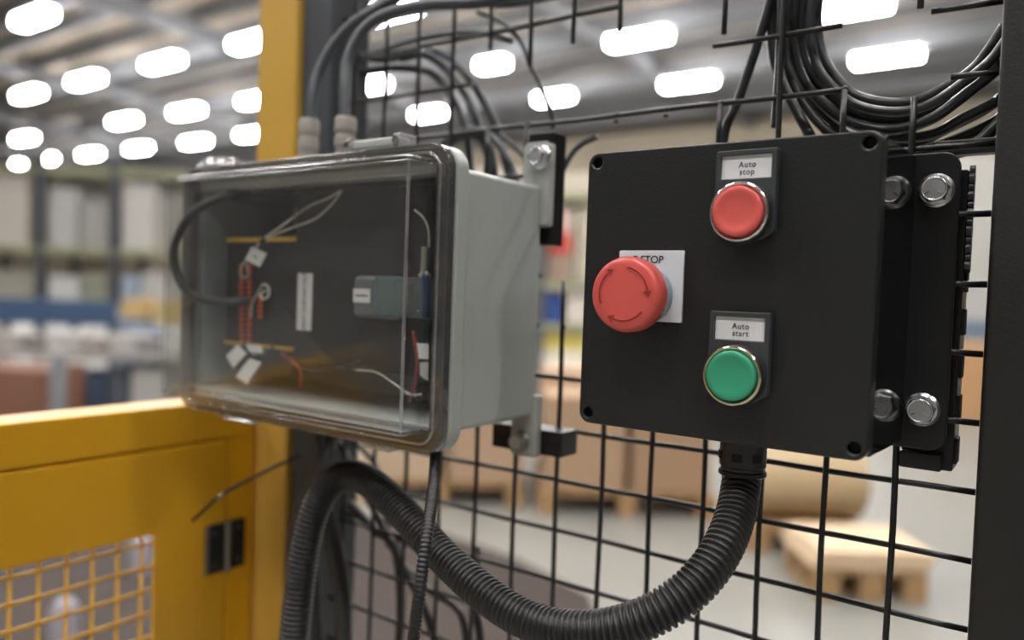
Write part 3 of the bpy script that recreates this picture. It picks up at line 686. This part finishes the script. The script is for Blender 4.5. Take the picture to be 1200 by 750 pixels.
# bundle at the upper right: coil of cables hanging behind the mesh
right = [([(905, -20), (903, 0), (888, 50), (873, 95), (862, 125), (850, 152), (846, 185)], 12, 2.4, 'cable slanting down to the top left of the control box'),
         ([(917, -20), (914, 60), (911, 110), (908, 150)], 6, 2.1, 'straight cable hanging at the left of the coil'),
         ([(908, -20), (904, 40), (910, 80), (928, 120), (950, 160)], 16, 2.5, 'cable in front of the coil, running to the box corner'),
         ([(925, -20), (920, 40), (925, 85), (948, 130), (985, 165), (1040, 180)], 20, 2.4, 'innermost curved cable of the coil on the left'),
         ([(934, -20), (928, 40), (940, 90), (965, 122), (1000, 145), (1045, 152), (1090, 140), (1130, 112), (1165, 84), (1185, 60)], 24, 2.6, 'lowest long cable of the hanging coil'),
         ([(944, -20), (938, 40), (948, 80), (975, 112), (1010, 134), (1050, 140), (1095, 128), (1135, 104), (1170, 80), (1190, 60)], 28, 2.5, 'second long cable of the hanging coil'),
         ([(960, -20), (957, 30), (964, 65), (980, 92), (1002, 112), (1040, 121), (1075, 118), (1110, 102), (1140, 82), (1160, 58), (1178, 30)], 20, 2.6, 'topmost cable of the hanging coil'),
         ([(950, -20), (946, 40), (958, 80), (990, 128), (1030, 162), (1070, 168), (1110, 150), (1150, 130), (1180, 110)], 34, 2.6, 'long cable low in the coil running under the bar'),
         ([(930, -20), (926, 60), (944, 110), (980, 150), (1030, 176), (1080, 176), (1120, 164), (1160, 146), (1185, 130)], 40, 2.8, 'deepest cable of the coil'),
         ([(940, -20), (936, 60), (955, 110), (990, 140), (1040, 160), (1090, 158), (1130, 138), (1170, 118)], 30, 2.5, 'cable in the middle of the coil'),
         ([(1085, 190), (1110, 182), (1140, 172), (1165, 150), (1180, 135)], 18, 2.8, 'short cable end passing behind the right post'),
         ([(955, -20), (950, 30), (957, 75), (978, 104), (1006, 124), (1050, 131), (1090, 122), (1130, 96), (1160, 72), (1180, 46)], 12, 2.2, 'smooth upper cable crossing in front of the coil')]
for pp, Y_, r_, lb in right:
    cable('coiled_cable', pl([(x, y, Y_) for x, y in pp]), r_*1.22, CABLE, 'black '+lb, 'cable', n=10)
# thin ribbed hose and loose hoses under the clear box
pth = resample(spline(pl([(511, 522, -100), (508, 570, -125), (500, 630, -150), (492, 690, -160), (485, 745, -160), (478, 800, -160)]), 10), .0006)
b = NB(); tube(b, pth, .0033, 12, rf=lambda i: .0036*(1, .95, .84, .88)[i % 4]); tag(bm2('ribbed_hose', b, COND, None, pth[0], 3.2), 'thin black ribbed hose dropping straight from the clear box', 'hose')
low = [([(372, 500), (376, 540), (352, 590), (342, 650), (338, 760)], -34, 5.0, 'dark hose falling beside the yellow post'),
       ([(395, 500), (372, 560), (366, 620), (368, 700), (372, 770)], -20, 6.2, 'thick dark hose left of the light gap'),
       ([(390, 500), (412, 548), (440, 600), (470, 660), (500, 720), (520, 790)], 12, 3.4, 'hose sloping down behind the corrugated conduit'),
       ([(410, 590), (438, 620), (462, 640), (470, 700), (466, 780)], 16, 4.2, 'hose hanging just left of the ribbed hose'),
       ([(400, 600), (420, 606), (452, 622), (500, 650), (530, 668)], 20, 2.6, 'thin cable crossing behind the ribbed hose'),
       ([(380, 590), (392, 640), (402, 700), (404, 780)], -12, 7.2, 'broad dark hose below the conduit bend'),
       ([(520, 665), (545, 690), (560, 730), (566, 790)], 20, 3.4, 'dark cable curling down right of the ribbed hose'),
       ([(560, 640), (556, 665), (520, 640), (490, 610)], 24, 1.8, 'thin cable looping behind the conduit'),
       ([(470, 660), (500, 690), (540, 720), (548, 790)], 26, 3.0, 'dark cable low between the hoses'),
       ([(395, 500), (440, 545), (452, 600), (455, 640)], 30, 2.4, 'thin cable under the left part of the clear box')]
for pp, Y_, r_, lb in low:
    cable('loose_hose' if r_ > 4 else 'loose_cable', pl([(x, y, Y_) for x, y in pp]), r_, CABLE, lb, 'hose' if r_ > 4 else 'cable', n=10)

# ================================================================== YELLOW GATE (at right angles to the fence, towards the viewer)
GX = -290.0
gate = thing('guard_gate', L(GX-18, -150, -Z0+40), 'yellow steel guard frame with a hinged mesh-window door', 'gate')
def q_(px, py): p = PX(px, py, GX); return p.y, p.z
ztop_ = PX(120, 485, GX).z
yend = PX(296.5, 560, GX).y
yg, zg = q_(268, 513)                                  # inner corner of the groove
Yn = -560                                              # near end, out of frame
b = NB(); lbox(b, GX-40, GX, Yn, yend, zg, ztop_, 1.6, 3); bm2('top_rail', b, YEL, gate, None, .8)
b = NB(); lbox(b, GX-40, GX, yg, yend, -Z0+50, zg-.2, 1.4, 3); bm2('hinge_stile', b, YEL, gate, None, .8)
b = NB(); lbox(b, GX-40, GX, Yn, Yn+40, -Z0+50, zg-.2, 1.4, 3); bm2('latch_stile', b, YEL, gate, None, .8)
b = NB(); lbox(b, GX-40, GX, Yn+40.2, yg-.2, -Z0+50, -Z0+90, 1.4, 3); bm2('bottom_rail', b, YEL, gate, None, .8)
# door leaf with window
yw, zw = q_(181, 626)
me = curve_mesh([[(y/1000, z/1000) for y, z in rrect(Yn+43, -Z0+93, yg-1.6, zg-1.9, 2, 3)], [(y/1000, z/1000) for y, z in rrect(Yn+100, -Z0+190, yw, zw, 5, 5)]], .0016, .0011)
me.transform(Matrix.Translation(L(GX-1.2, 0, 0)) @ Matrix(((0, 0, 1, 0), (1, 0, 0, 0), (0, 1, 0, 0), (0, 0, 0, 1))))
leaf = link('door_leaf', me, YEL, gate, smooth=.6)
b = NB(); lbox(b, GX-12, GX-5, Yn+41, yg-.3, zg-14, zg-.3, .5); bm2('door_stop', b, YEL, gate, None, .8)
b = NB(); lbox(b, GX-12, GX-5, yg-14, yg-.3, -Z0+95, zg-14.5, .5); bm2('door_stop', b, YEL, gate, None, .8)
b = NB(); 
pitch = 20.0
z_ = zw-8
while z_ > -560:
    b = NB(); tube(b, [L(GX-4.2, Yn+96, z_), L(GX-4.2, yw+3, z_)], .0015, 6); bm2('mesh_wire', b, YEL, leaf, None, 3.2); z_ -= pitch
y_ = yw-8
while y_ > Yn+100:
    b = NB(); tube(b, [L(GX-5.6, y_, zw+3), L(GX-5.6, y_, -600)], .0015, 6); bm2('mesh_wire', b, YEL, leaf, None, 3.2); y_ -= pitch
# hinge
h0y, h0z = q_(241, 618); h1y, h1z = q_(290, 604); _, hb = q_(241, 674)
hz1 = (h0z+h1z)/2; hz0 = hb
b = NB(); lbox(b, GX+.1, GX+2.2, h0y, yg-3, hz0, hz1, .5); hg = bm2('hinge', b, HOLE, gate, None, .8)
b = NB(); lbox(b, GX+.1, GX+2.2, yg+2, yg+18, hz0, hz1, .5); bm2('hinge_leaf', b, HOLE, hg, None, .8)
b = NB(); lathe(b, L(GX+2.5, yg-.5, hz0-.5), (0, 0, 1), [(.0030, 0), (.0030, (hz1-hz0+1)/1000)], 16); bm2('hinge_pin', b, STEEL2, hg, None, .8)
for yv in (h0y+1,):
    b = NB(); lbox(b, GX+.1, GX+2.8, yv-2, yv+1.2, hz0, hz1, .4); bm2('hinge_edge', b, STEEL2, hg, None, .8)
for yv in (h0y+7, yg+11):
    for zv in (hz0+7, hz1-7):
        b = NB(); lathe(b, L(GX+2.2, yv, zv), (1, 0, 0), [(.0028, 0), (.0028, .001), (.0016, .0018)], 12); bm2('hinge_screw', b, BLKP, hg, None, .8)
# cable tie tail
ct = thing('cable_tie', L(*P(345, 537, -60)), 'thin black cable tie tail poking out over the yellow gate', 'cable tie')
b = NB(); tube(b, spline(pl([(352, 533, -45), (320, 548, -60), (285, 566, -75), (257, 582, -88), (226, 610, -100)]), 8), .0014, 8); bm2('tail', b, HOLE, ct, None, 3.2)
b = NB(); tube(b, pl([(262, 579, -86), (254, 584, -89.5)]), .0017, 8); bm2('tie_head', b, STEEL2, ct, None, 3.2)

# ================================================================== BACKGROUND (hall)
def soft(c, f=.97, d=.36):
    g = sum(c)/3; return tuple(int((v*(1-d)+g*d)*f) for v in c)
def camrot(D): return Matrix.Rotation(YAW, 4, 'Z')
def bgbox(name, x0, y0, x1, y1, D, deep, rgb, label=None, cat=None, group=None, parent=None, bottom=None, rough=.6, bev=.01):
    a_, b_ = W(x0, (y0+y1)/2, D), W(x1, (y0+y1)/2, D); zt = W((x0+x1)/2, y0, D).z; zb = W((x0+x1)/2, y1, D).z if bottom is None else bottom
    c_ = (a_+b_)/2; wd = math.hypot(a_.x-b_.x, a_.y-b_.y)
    Mx = Matrix.Translation((c_.x, c_.y, 0)) @ Matrix.Rotation(YAW, 4, 'Z')
    b = NB(); box(b, (-wd/2, 0, zb), (wd/2, deep, zt), min(bev, wd/6, (zt-zb)/6), 1, Mx)
    o = bm2(name, b, mat('paint_%d_%d_%d' % rgb, soft(rgb), rough, var=.05, vscale=3), parent, Vector((c_.x, c_.y, zb)) if parent is None else None, .5)
    if label: tag(o, label, cat, group)
    return o, zt, zb
# -- left: work tables
def table(x0, x1, ytop, D, deep, rgb, label):
    a_, b_ = W(x0, ytop, D), W(x1, ytop, D); zt = W((x0+x1)/2, ytop, D).z; c_ = (a_+b_)/2; wd = math.hypot(a_.x-b_.x, a_.y-b_.y)
    t = thing('work_table', (c_.x, c_.y, 0), label, 'table'); Mx = Matrix.Translation((c_.x, c_.y, 0)) @ Matrix.Rotation(YAW, 4, 'Z')
    m_ = mat('table_%d_%d_%d' % rgb, soft(rgb), .5)
    b = NB(); box(b, (-wd/2, 0, zt-.05), (wd/2, deep, zt), .005, 1, Mx); bm2('table_top', b, m_, t)
    for sx in (-1, 1):
        for yy_ in (.05, deep-.1):
            b = NB(); box(b, (sx*(wd/2-.08)-.03, yy_, 0), (sx*(wd/2-.08)+.03, yy_+.06, zt-.051), 0, 1, Mx); bm2('leg', b, mat('table_leg', (90, 95, 105), .5), t)
    b = NB(); box(b, (-wd/2+.1, .1, .2), (wd/2-.1, deep-.1, .23), 0, 1, Mx); bm2('lower_shelf', b, m_, t)
    return t, zt
t1, z1 = table(-120, 330, 414, 6.2, 1.0, (150, 142, 135), 'long grey work table covered in clutter in the left background')
random.seed(3)
cl = [(-110, -70, 392, (150, 150, 150)), (-60, -20, 385, (120, 125, 130)), (-12, 22, 390, (165, 155, 148)), (26, 50, 396, (110, 100, 95)), (54, 92, 389, (185, 180, 176)), (96, 124, 397, (150, 135, 125)), (128, 160, 391, (175, 170, 168)),
      (163, 186, 396, (130, 125, 125)), (190, 222, 388, (200, 195, 190)), (228, 262, 398, (140, 120, 105)), (268, 300, 390, (160, 160, 165))]
for i, (xa, xb, yt, rgb) in enumerate(cl):
    bgbox('parts_bin', xa, yt, xb, 414, 6.4, .3, rgb, None, bottom=z1)
    o = C.objects[-1]; tag(o, ['pale grey', 'slate grey', 'beige', 'dark brown', 'white', 'tan', 'light grey', 'mid grey', 'off-white', 'brown', 'lilac-grey'][i]+' parts bin among the clutter on the long work table', 'bin')
bgbox('cabinet', -60, 432, 56, 490, 5.6, .5, (140, 80, 56), 'orange-brown cabinet under the work table at the left edge', 'cabinet', bottom=0)
bgbox('steel_column', 57, 415, 72, 490, 5.5, .08, (125, 132, 138), 'slim grey leg box right of the orange-brown cabinet', 'column', bottom=0)
bgbox('storage_bin', 78, 440, 122, 480, 6.3, .4, (62, 80, 115), 'dark blue bin under the work table', 'bin', bottom=.232)
bgbox('storage_bin', 126, 432, 150, 480, 6.3, .4, (78, 88, 100), 'blue-grey bin under the work table', 'bin', bottom=.232)
bgbox('storage_bin', 153, 430, 192, 480, 6.3, .4, (175, 172, 168), 'pale grey bin under the work table', 'bin', bottom=.232)
# blue bench
t2, z2 = table(-160, 136, 372, 8.4, .9, (45, 85, 135), 'blue workbench behind the cluttered table')
bgbox('blue_screen', -160, 348, 134, 372, 8.45, .06, (48, 84, 132), 'low blue back panel standing on the blue workbench', 'panel', bottom=z2)
bgbox('blue_crate', 137, 384, 190, 412, 7.6, .5, (95, 120, 150), 'pale blue crate stack right of the blue bench', 'crate', bottom=0)
bgbox('yellow_bin', 143, 350, 168, 376, 10.2, .4, (225, 175, 90), 'yellow-orange bin on a stand right of the blue bench', 'bin', bottom=.0)
bgbox('yellow_bin', 186, 352, 216, 380, 10.2, .4, (220, 180, 90), 'yellow bin seen through the left edge of the clear cover', 'bin', bottom=.0)
# storage rack far left
def rack(x0, x1, D, ups, shelves, items, label, upcol, deep=1.0, top=3.2):
    a_, b_ = W(x0, 330, D), W(x1, 330, D); c_ = (a_+b_)/2; wd = math.hypot(a_.x-b_.x, a_.y-b_.y); Mx = Matrix.Translation((c_.x, c_.y, 0)) @ Matrix.Rotation(YAW, 4, 'Z')
    t = thing('storage_rack', (c_.x, c_.y, 0), label, 'rack'); s_ = wd/(x1-x0)
    for u_ in ups:
        xx_ = (u_-(x0+x1)/2)*s_
        for yy_ in (0, deep):
            b = NB(); box(b, (xx_-.06, yy_-.05, 0), (xx_+.06, yy_+.05, top), 0, 1, Mx); bm2('upright', b, mat('rack_%d' % upcol[0], upcol, .5), t)
    for z_ in shelves:
        b = NB(); box(b, (-wd/2, -.04, z_-.1), (wd/2, deep+.04, z_), 0, 1, Mx); bm2('shelf', b, mat('rack_beam', (150, 150, 120), .5), t)
    for i, (xa, xb, sh, h_, rgb, nm, lb) in enumerate(items):
        xa_, xb_ = (xa-(x0+x1)/2)*s_, (xb-(x0+x1)/2)*s_; z_ = shelves[int(sh)]+(sh % 1) if sh >= 0 else (1+sh)
        b = NB(); box(b, (xa_, .05, z_), (xb_, deep-.1, z_+h_), .01, 1, Mx)
        o = bm2(nm, b, mat('paint_%d_%d_%d' % rgb, soft(rgb), .6, var=.05, vscale=3), None, Mx @ Vector(((xa_+xb_)/2, .4, z_)), .5); tag(o, lb, 'box')
rack(-130, 330, 12.5, [-130, -40, 47, 133, 225, 330], [.85, 1.75, 3.0], [
    (-125, -50, 1, 1.0, (185, 175, 165), 'carton', 'pale carton high at the far left of the rear rack'),
    (-30, 30, 1, 1.1, (195, 184, 172), 'carton', 'beige carton on the rear rack at the left frame edge'),
    (55, 88, 1, .95, (178, 176, 174), 'carton', 'light grey carton left of a dark upright'), (92, 124, 1, .75, (160, 156, 152), 'carton', 'shorter grey carton beside the dark upright'),
    (140, 180, 1, 1.05, (196, 190, 184), 'carton', 'whitish carton high behind the edge of the clear cover'), (184, 218, 1, .9, (180, 172, 162), 'carton', 'beige-grey carton seen through the cover edge'),
    (235, 320, 1, 1.0, (150, 146, 140), 'carton', 'grey carton behind the clear cover'),
    (-120, -50, 0, .6, (150, 150, 120), 'tote', 'olive tote far left on the rear rack'), (-30, 38, 0, .5, (165, 160, 140), 'tote', 'khaki tote at the left frame edge'),
    (55, 90, 0, .45, (200, 200, 200), 'tote', 'white tote on the middle shelf of the rear rack'), (95, 126, 0, .5, (150, 152, 125), 'tote', 'green-grey tote on the middle shelf'),
    (140, 160, 0, .5, (150, 170, 200), 'tote', 'pale blue tote on the middle shelf'), (164, 214, 0, .55, (190, 186, 180), 'tote', 'grey-white tote on the middle shelf'),
    (235, 320, 0, .5, (170, 120, 80), 'tote', 'brown tote behind the clear cover')],
    'long storage rack with dark uprights at the left rear of the hall', (70, 72, 78))
# -- centre: rack and goods seen through the mesh
rack(560, 900, 9.5, [556, 633, 720, 800, 880], [.93, 1.45, 2.5], [
    (641, 667, 1, .32, (170, 130, 105), 'carton', 'brown carton under the red crate between the two boxes'), (641, 668, 1.325, .26, (255, 40, 25), 'red_crate', 'red crate on the rack between the two boxes'),
    (646, 661, 1.59, .25, (255, 130, 150), 'pink_pack', 'pink packet on the rack between the two boxes'),
    (568, 628, 1, .8, (205, 185, 150), 'carton', 'sand-coloured carton behind the grey box'), (676, 715, 1, .9, (205, 190, 160), 'carton', 'sand-coloured carton left of the control box'),
    (728, 792, 1, .9, (195, 178, 150), 'carton', 'sand-coloured carton behind the control box'), (639, 660, 0, .40, (20, 70, 185), 'blue_crate', 'blue crate on the lower rack shelf'),
    (665, 700, 0, .40, (225, 210, 195), 'carton', 'cream carton beside the blue crate'), (638, 690, -1, .60, (255, 245, 215), 'carton', 'cream carton on the floor under the rack'),
    (638, 690, -.395, .22, (255, 225, 70), 'yellow_crate', 'yellow crate on the cream carton under the rack'),
    (570, 632, -1, .5, (210, 180, 140), 'carton', 'tan carton on the floor under the rack'), (700, 780, -1, .5, (215, 190, 150), 'carton', 'tan carton at the foot of the rack')],
    'storage rack with crates between the grey box and the control box', (90, 92, 96), top=2.35)
bgbox('partition_wall', 500, 205, 1010, 330, 14, .2, (205, 190, 165), 'wide cream partition behind the centre rack', 'partition', bottom=0)
bgbox('partition_wall', 1040, 185, 1330, 330, 11, .2, (200, 196, 186), 'grey-white partition beyond the right fence post', 'partition', bottom=0)
bgbox('machine_cabinet', 1100, 375, 1175, 400, 10.2, .6, (120, 140, 165), 'blue-grey machine cabinet top at the right', 'cabinet', bottom=0)
bgbox('tall_carton', 1098, 402, 1170, 480, 9.0, .5, (228, 160, 90), 'orange-brown carton right of the control box', 'carton', bottom=0)
# pallets with goods
def pallet(cx_px, by_px, wd, dp, label, D=None, rot=YAW):
    c_ = floor_pt(cx_px, by_px); t = thing('pallet', (c_.x, c_.y, 0), label, 'pallet'); Mx = Matrix.Translation((c_.x, c_.y, 0)) @ Matrix.Rotation(rot, 4, 'Z')
    WD = mat('pallet_wood', (168, 135, 95), .7, var=.12, vscale=6)
    n = 7
    for i in range(n):
        xx_ = -wd/2+(i+.5)*wd/n; b = NB(); box(b, (xx_-wd/n*.42, 0, .115), (xx_+wd/n*.42, dp, .137), 0, 1, Mx); bm2('deck_board', b, WD, t)
    for yy_ in (0.0, dp/2-.05, dp-.1):
        for xx_ in (-wd/2, -.05, wd/2-.1):
            b = NB(); box(b, (xx_, yy_, .02), (xx_+.1, yy_+.1, .114), 0, 1, Mx); bm2('block', b, WD, t)
    for xx_ in (-wd/2, -.05, wd/2-.1):
        b = NB(); box(b, (xx_, 0, 0), (xx_+.1, dp, .0195), 0, 1, Mx); bm2('skid_board', b, WD, t)
    return t, Mx
def on_pallet(Mx, x0, x1, y0, y1, z0, z1, rgb, name, label, cat='carton'):
    b = NB(); box(b, (x0, y0, z0), (x1, y1, z1), .012, 1, Mx)
    o = bm2(name, b, mat('board_%d_%d_%d' % rgb, soft(rgb), .7, var=.06, vscale=4), None, Mx @ Vector(((x0+x1)/2, (y0+y1)/2, z0)), .5); return tag(o, label, cat)
_, Mx = pallet(735, 606, 1.05, 1.0, 'wooden pallet under the brown cartons below the control box')
on_pallet(Mx, -.50, -.02, .02, .5, .138, .70, (196, 148, 104), 'carton', 'brown carton, left one on the pallet below the control box')
on_pallet(Mx, .02, .48, .02, .5, .138, .62, (186, 138, 96), 'carton', 'brown carton, right one on the pallet below the control box')
on_pallet(Mx, -.5, .48, .52, .98, .138, .80, (205, 160, 118), 'carton', 'wide tan carton at the rear of the pallet')
_, Mx = pallet(515, 592, 1.0, .9, 'wooden pallet under the pale cartons below the grey box')
on_pallet(Mx, -.5, .0, .02, .85, .138, .75, (214, 176, 134), 'carton', 'pale tan carton, left one below the grey box')
on_pallet(Mx, .04, .5, .02, .85, .138, .62, (200, 155, 112), 'carton', 'tan carton, right one below the grey box')
_, Mx = pallet(950, 650, .62, .55, 'wooden pallet under the big cardboard roll')
rb = NB(); c0 = Mx @ Vector((-.31, .25, .138+.21)); lathe(rb, c0, Mx.to_3x3() @ Vector((1, 0, 0)), [(.10, 0), (.21, 0), (.21, .62), (.10, .62)], 40)
tag(bm2('cardboard_roll', rb, mat('kraft_roll', (186, 164, 130), .6), None, Mx @ Vector((0, .22, .138)), .6), 'big beige roll lying on a pallet below the control box', 'roll')
_, Mx = pallet(1022, 706, .48, .42, 'low pallet carrying plywood sheets at the lower right')
for k_ in range(3):
    on_pallet(Mx, -.27+.012*k_, .25+.012*k_, -.01, .43, .138+.03*k_, .164+.03*k_, (236, 196, 145), 'plywood_sheet', ['bottom', 'middle', 'top'][k_]+' plywood sheet on the lower right pallet', 'sheet')
# thin grey-brown sheet over the floor inside the cell side
mt_ = NB(); a_ = floor_pt(300, 640); c_ = floor_pt(640, 735)
mp = [floor_pt(-200, 610), floor_pt(180, 596), floor_pt(470, 612), floor_pt(600, 655), floor_pt(690, 700), floor_pt(700, 735), floor_pt(690, 900), floor_pt(-200, 900)]
vb = [mt_.verts.new((p_.x, p_.y, .001)) for p_ in mp]; vt = [mt_.verts.new((p_.x, p_.y, .012)) for p_ in mp]
mt_.faces.new(vb[::-1]); mt_.faces.new(vt)
for i in range(len(mp)): j = (i+1) % len(mp); mt_.faces.new((vb[i], vb[j], vt[j], vt[i]))
tag(bm2('floor_sheet', mt_, mat('grey_brown_sheet', (74, 67, 64), .95, spec=.1, var=.06, vscale=4), None, (a_.x, a_.y, 0), .5), 'large grey-brown area on the floor behind the hoses', 'mat')
for px_, py_, lb in ((165, 640, 'upper white canister seen through the yellow mesh window'), (75, 725, 'lower white canister seen through the yellow mesh window')):
    p_ = floor_pt(px_, py_+28, .012); b = NB(); lathe(b, p_, (0, 0, 1), [(.045, 0), (.045, .12), (.03, .15), (.015, .16)], 20); tag(bm2('canister', b, mat('white_canister', (165, 160, 170), .4), None, p_, .6), lb, 'canister')

py0 = W(393, 60, 1.25); b = NB(); t = thing('yellow_post', (py0.x, py0.y, 0), 'slim yellow post glimpsed behind the charcoal post', 'post')
box(b, (py0.x-.008, py0.y-.008, .006), (py0.x+.008, py0.y+.008, 2.0), .002, 1); bm2('tube', b, YELP, t)
b = NB(); box(b, (py0.x-.04, py0.y-.04, 0), (py0.x+.04, py0.y+.04, .0055)); bm2('base_plate', b, YELP, t)

GROUPS = {'carton': 'cartons on racks and pallets', 'tote': 'totes on the rear rack', 'parts_bin': 'parts bins on the long work table', 'coiled_cable': 'black cables of the hanging coil',
          'loose_cable': 'loose dark cables around the mesh', 'loose_hose': 'dark hoses beside the posts', 'pallet': 'wooden pallets on the hall floor', 'plywood_sheet': 'plywood sheets on the pallet',
          'storage_bin': 'bins under the work table', 'yellow_bin': 'yellow bins beyond the blue bench', 'canister': 'white canisters behind the gate', 'cable_grommet': 'grommets on the box floor',
          'fence_post': 'fence posts', 'entry_cable': 'cables entering the clear box from above', 'strut_channel': 'black strut channels', 'storage_rack': 'storage racks in the hall',
          'work_table': 'work tables on the left', 'partition_wall': 'cream partitions at the rear'}
for o in C.objects:
    if o.parent is None and 'category' in o and 'group' not in o:
        g = GROUPS.get(o.name.split('.')[0])
        if g: o['group'] = g
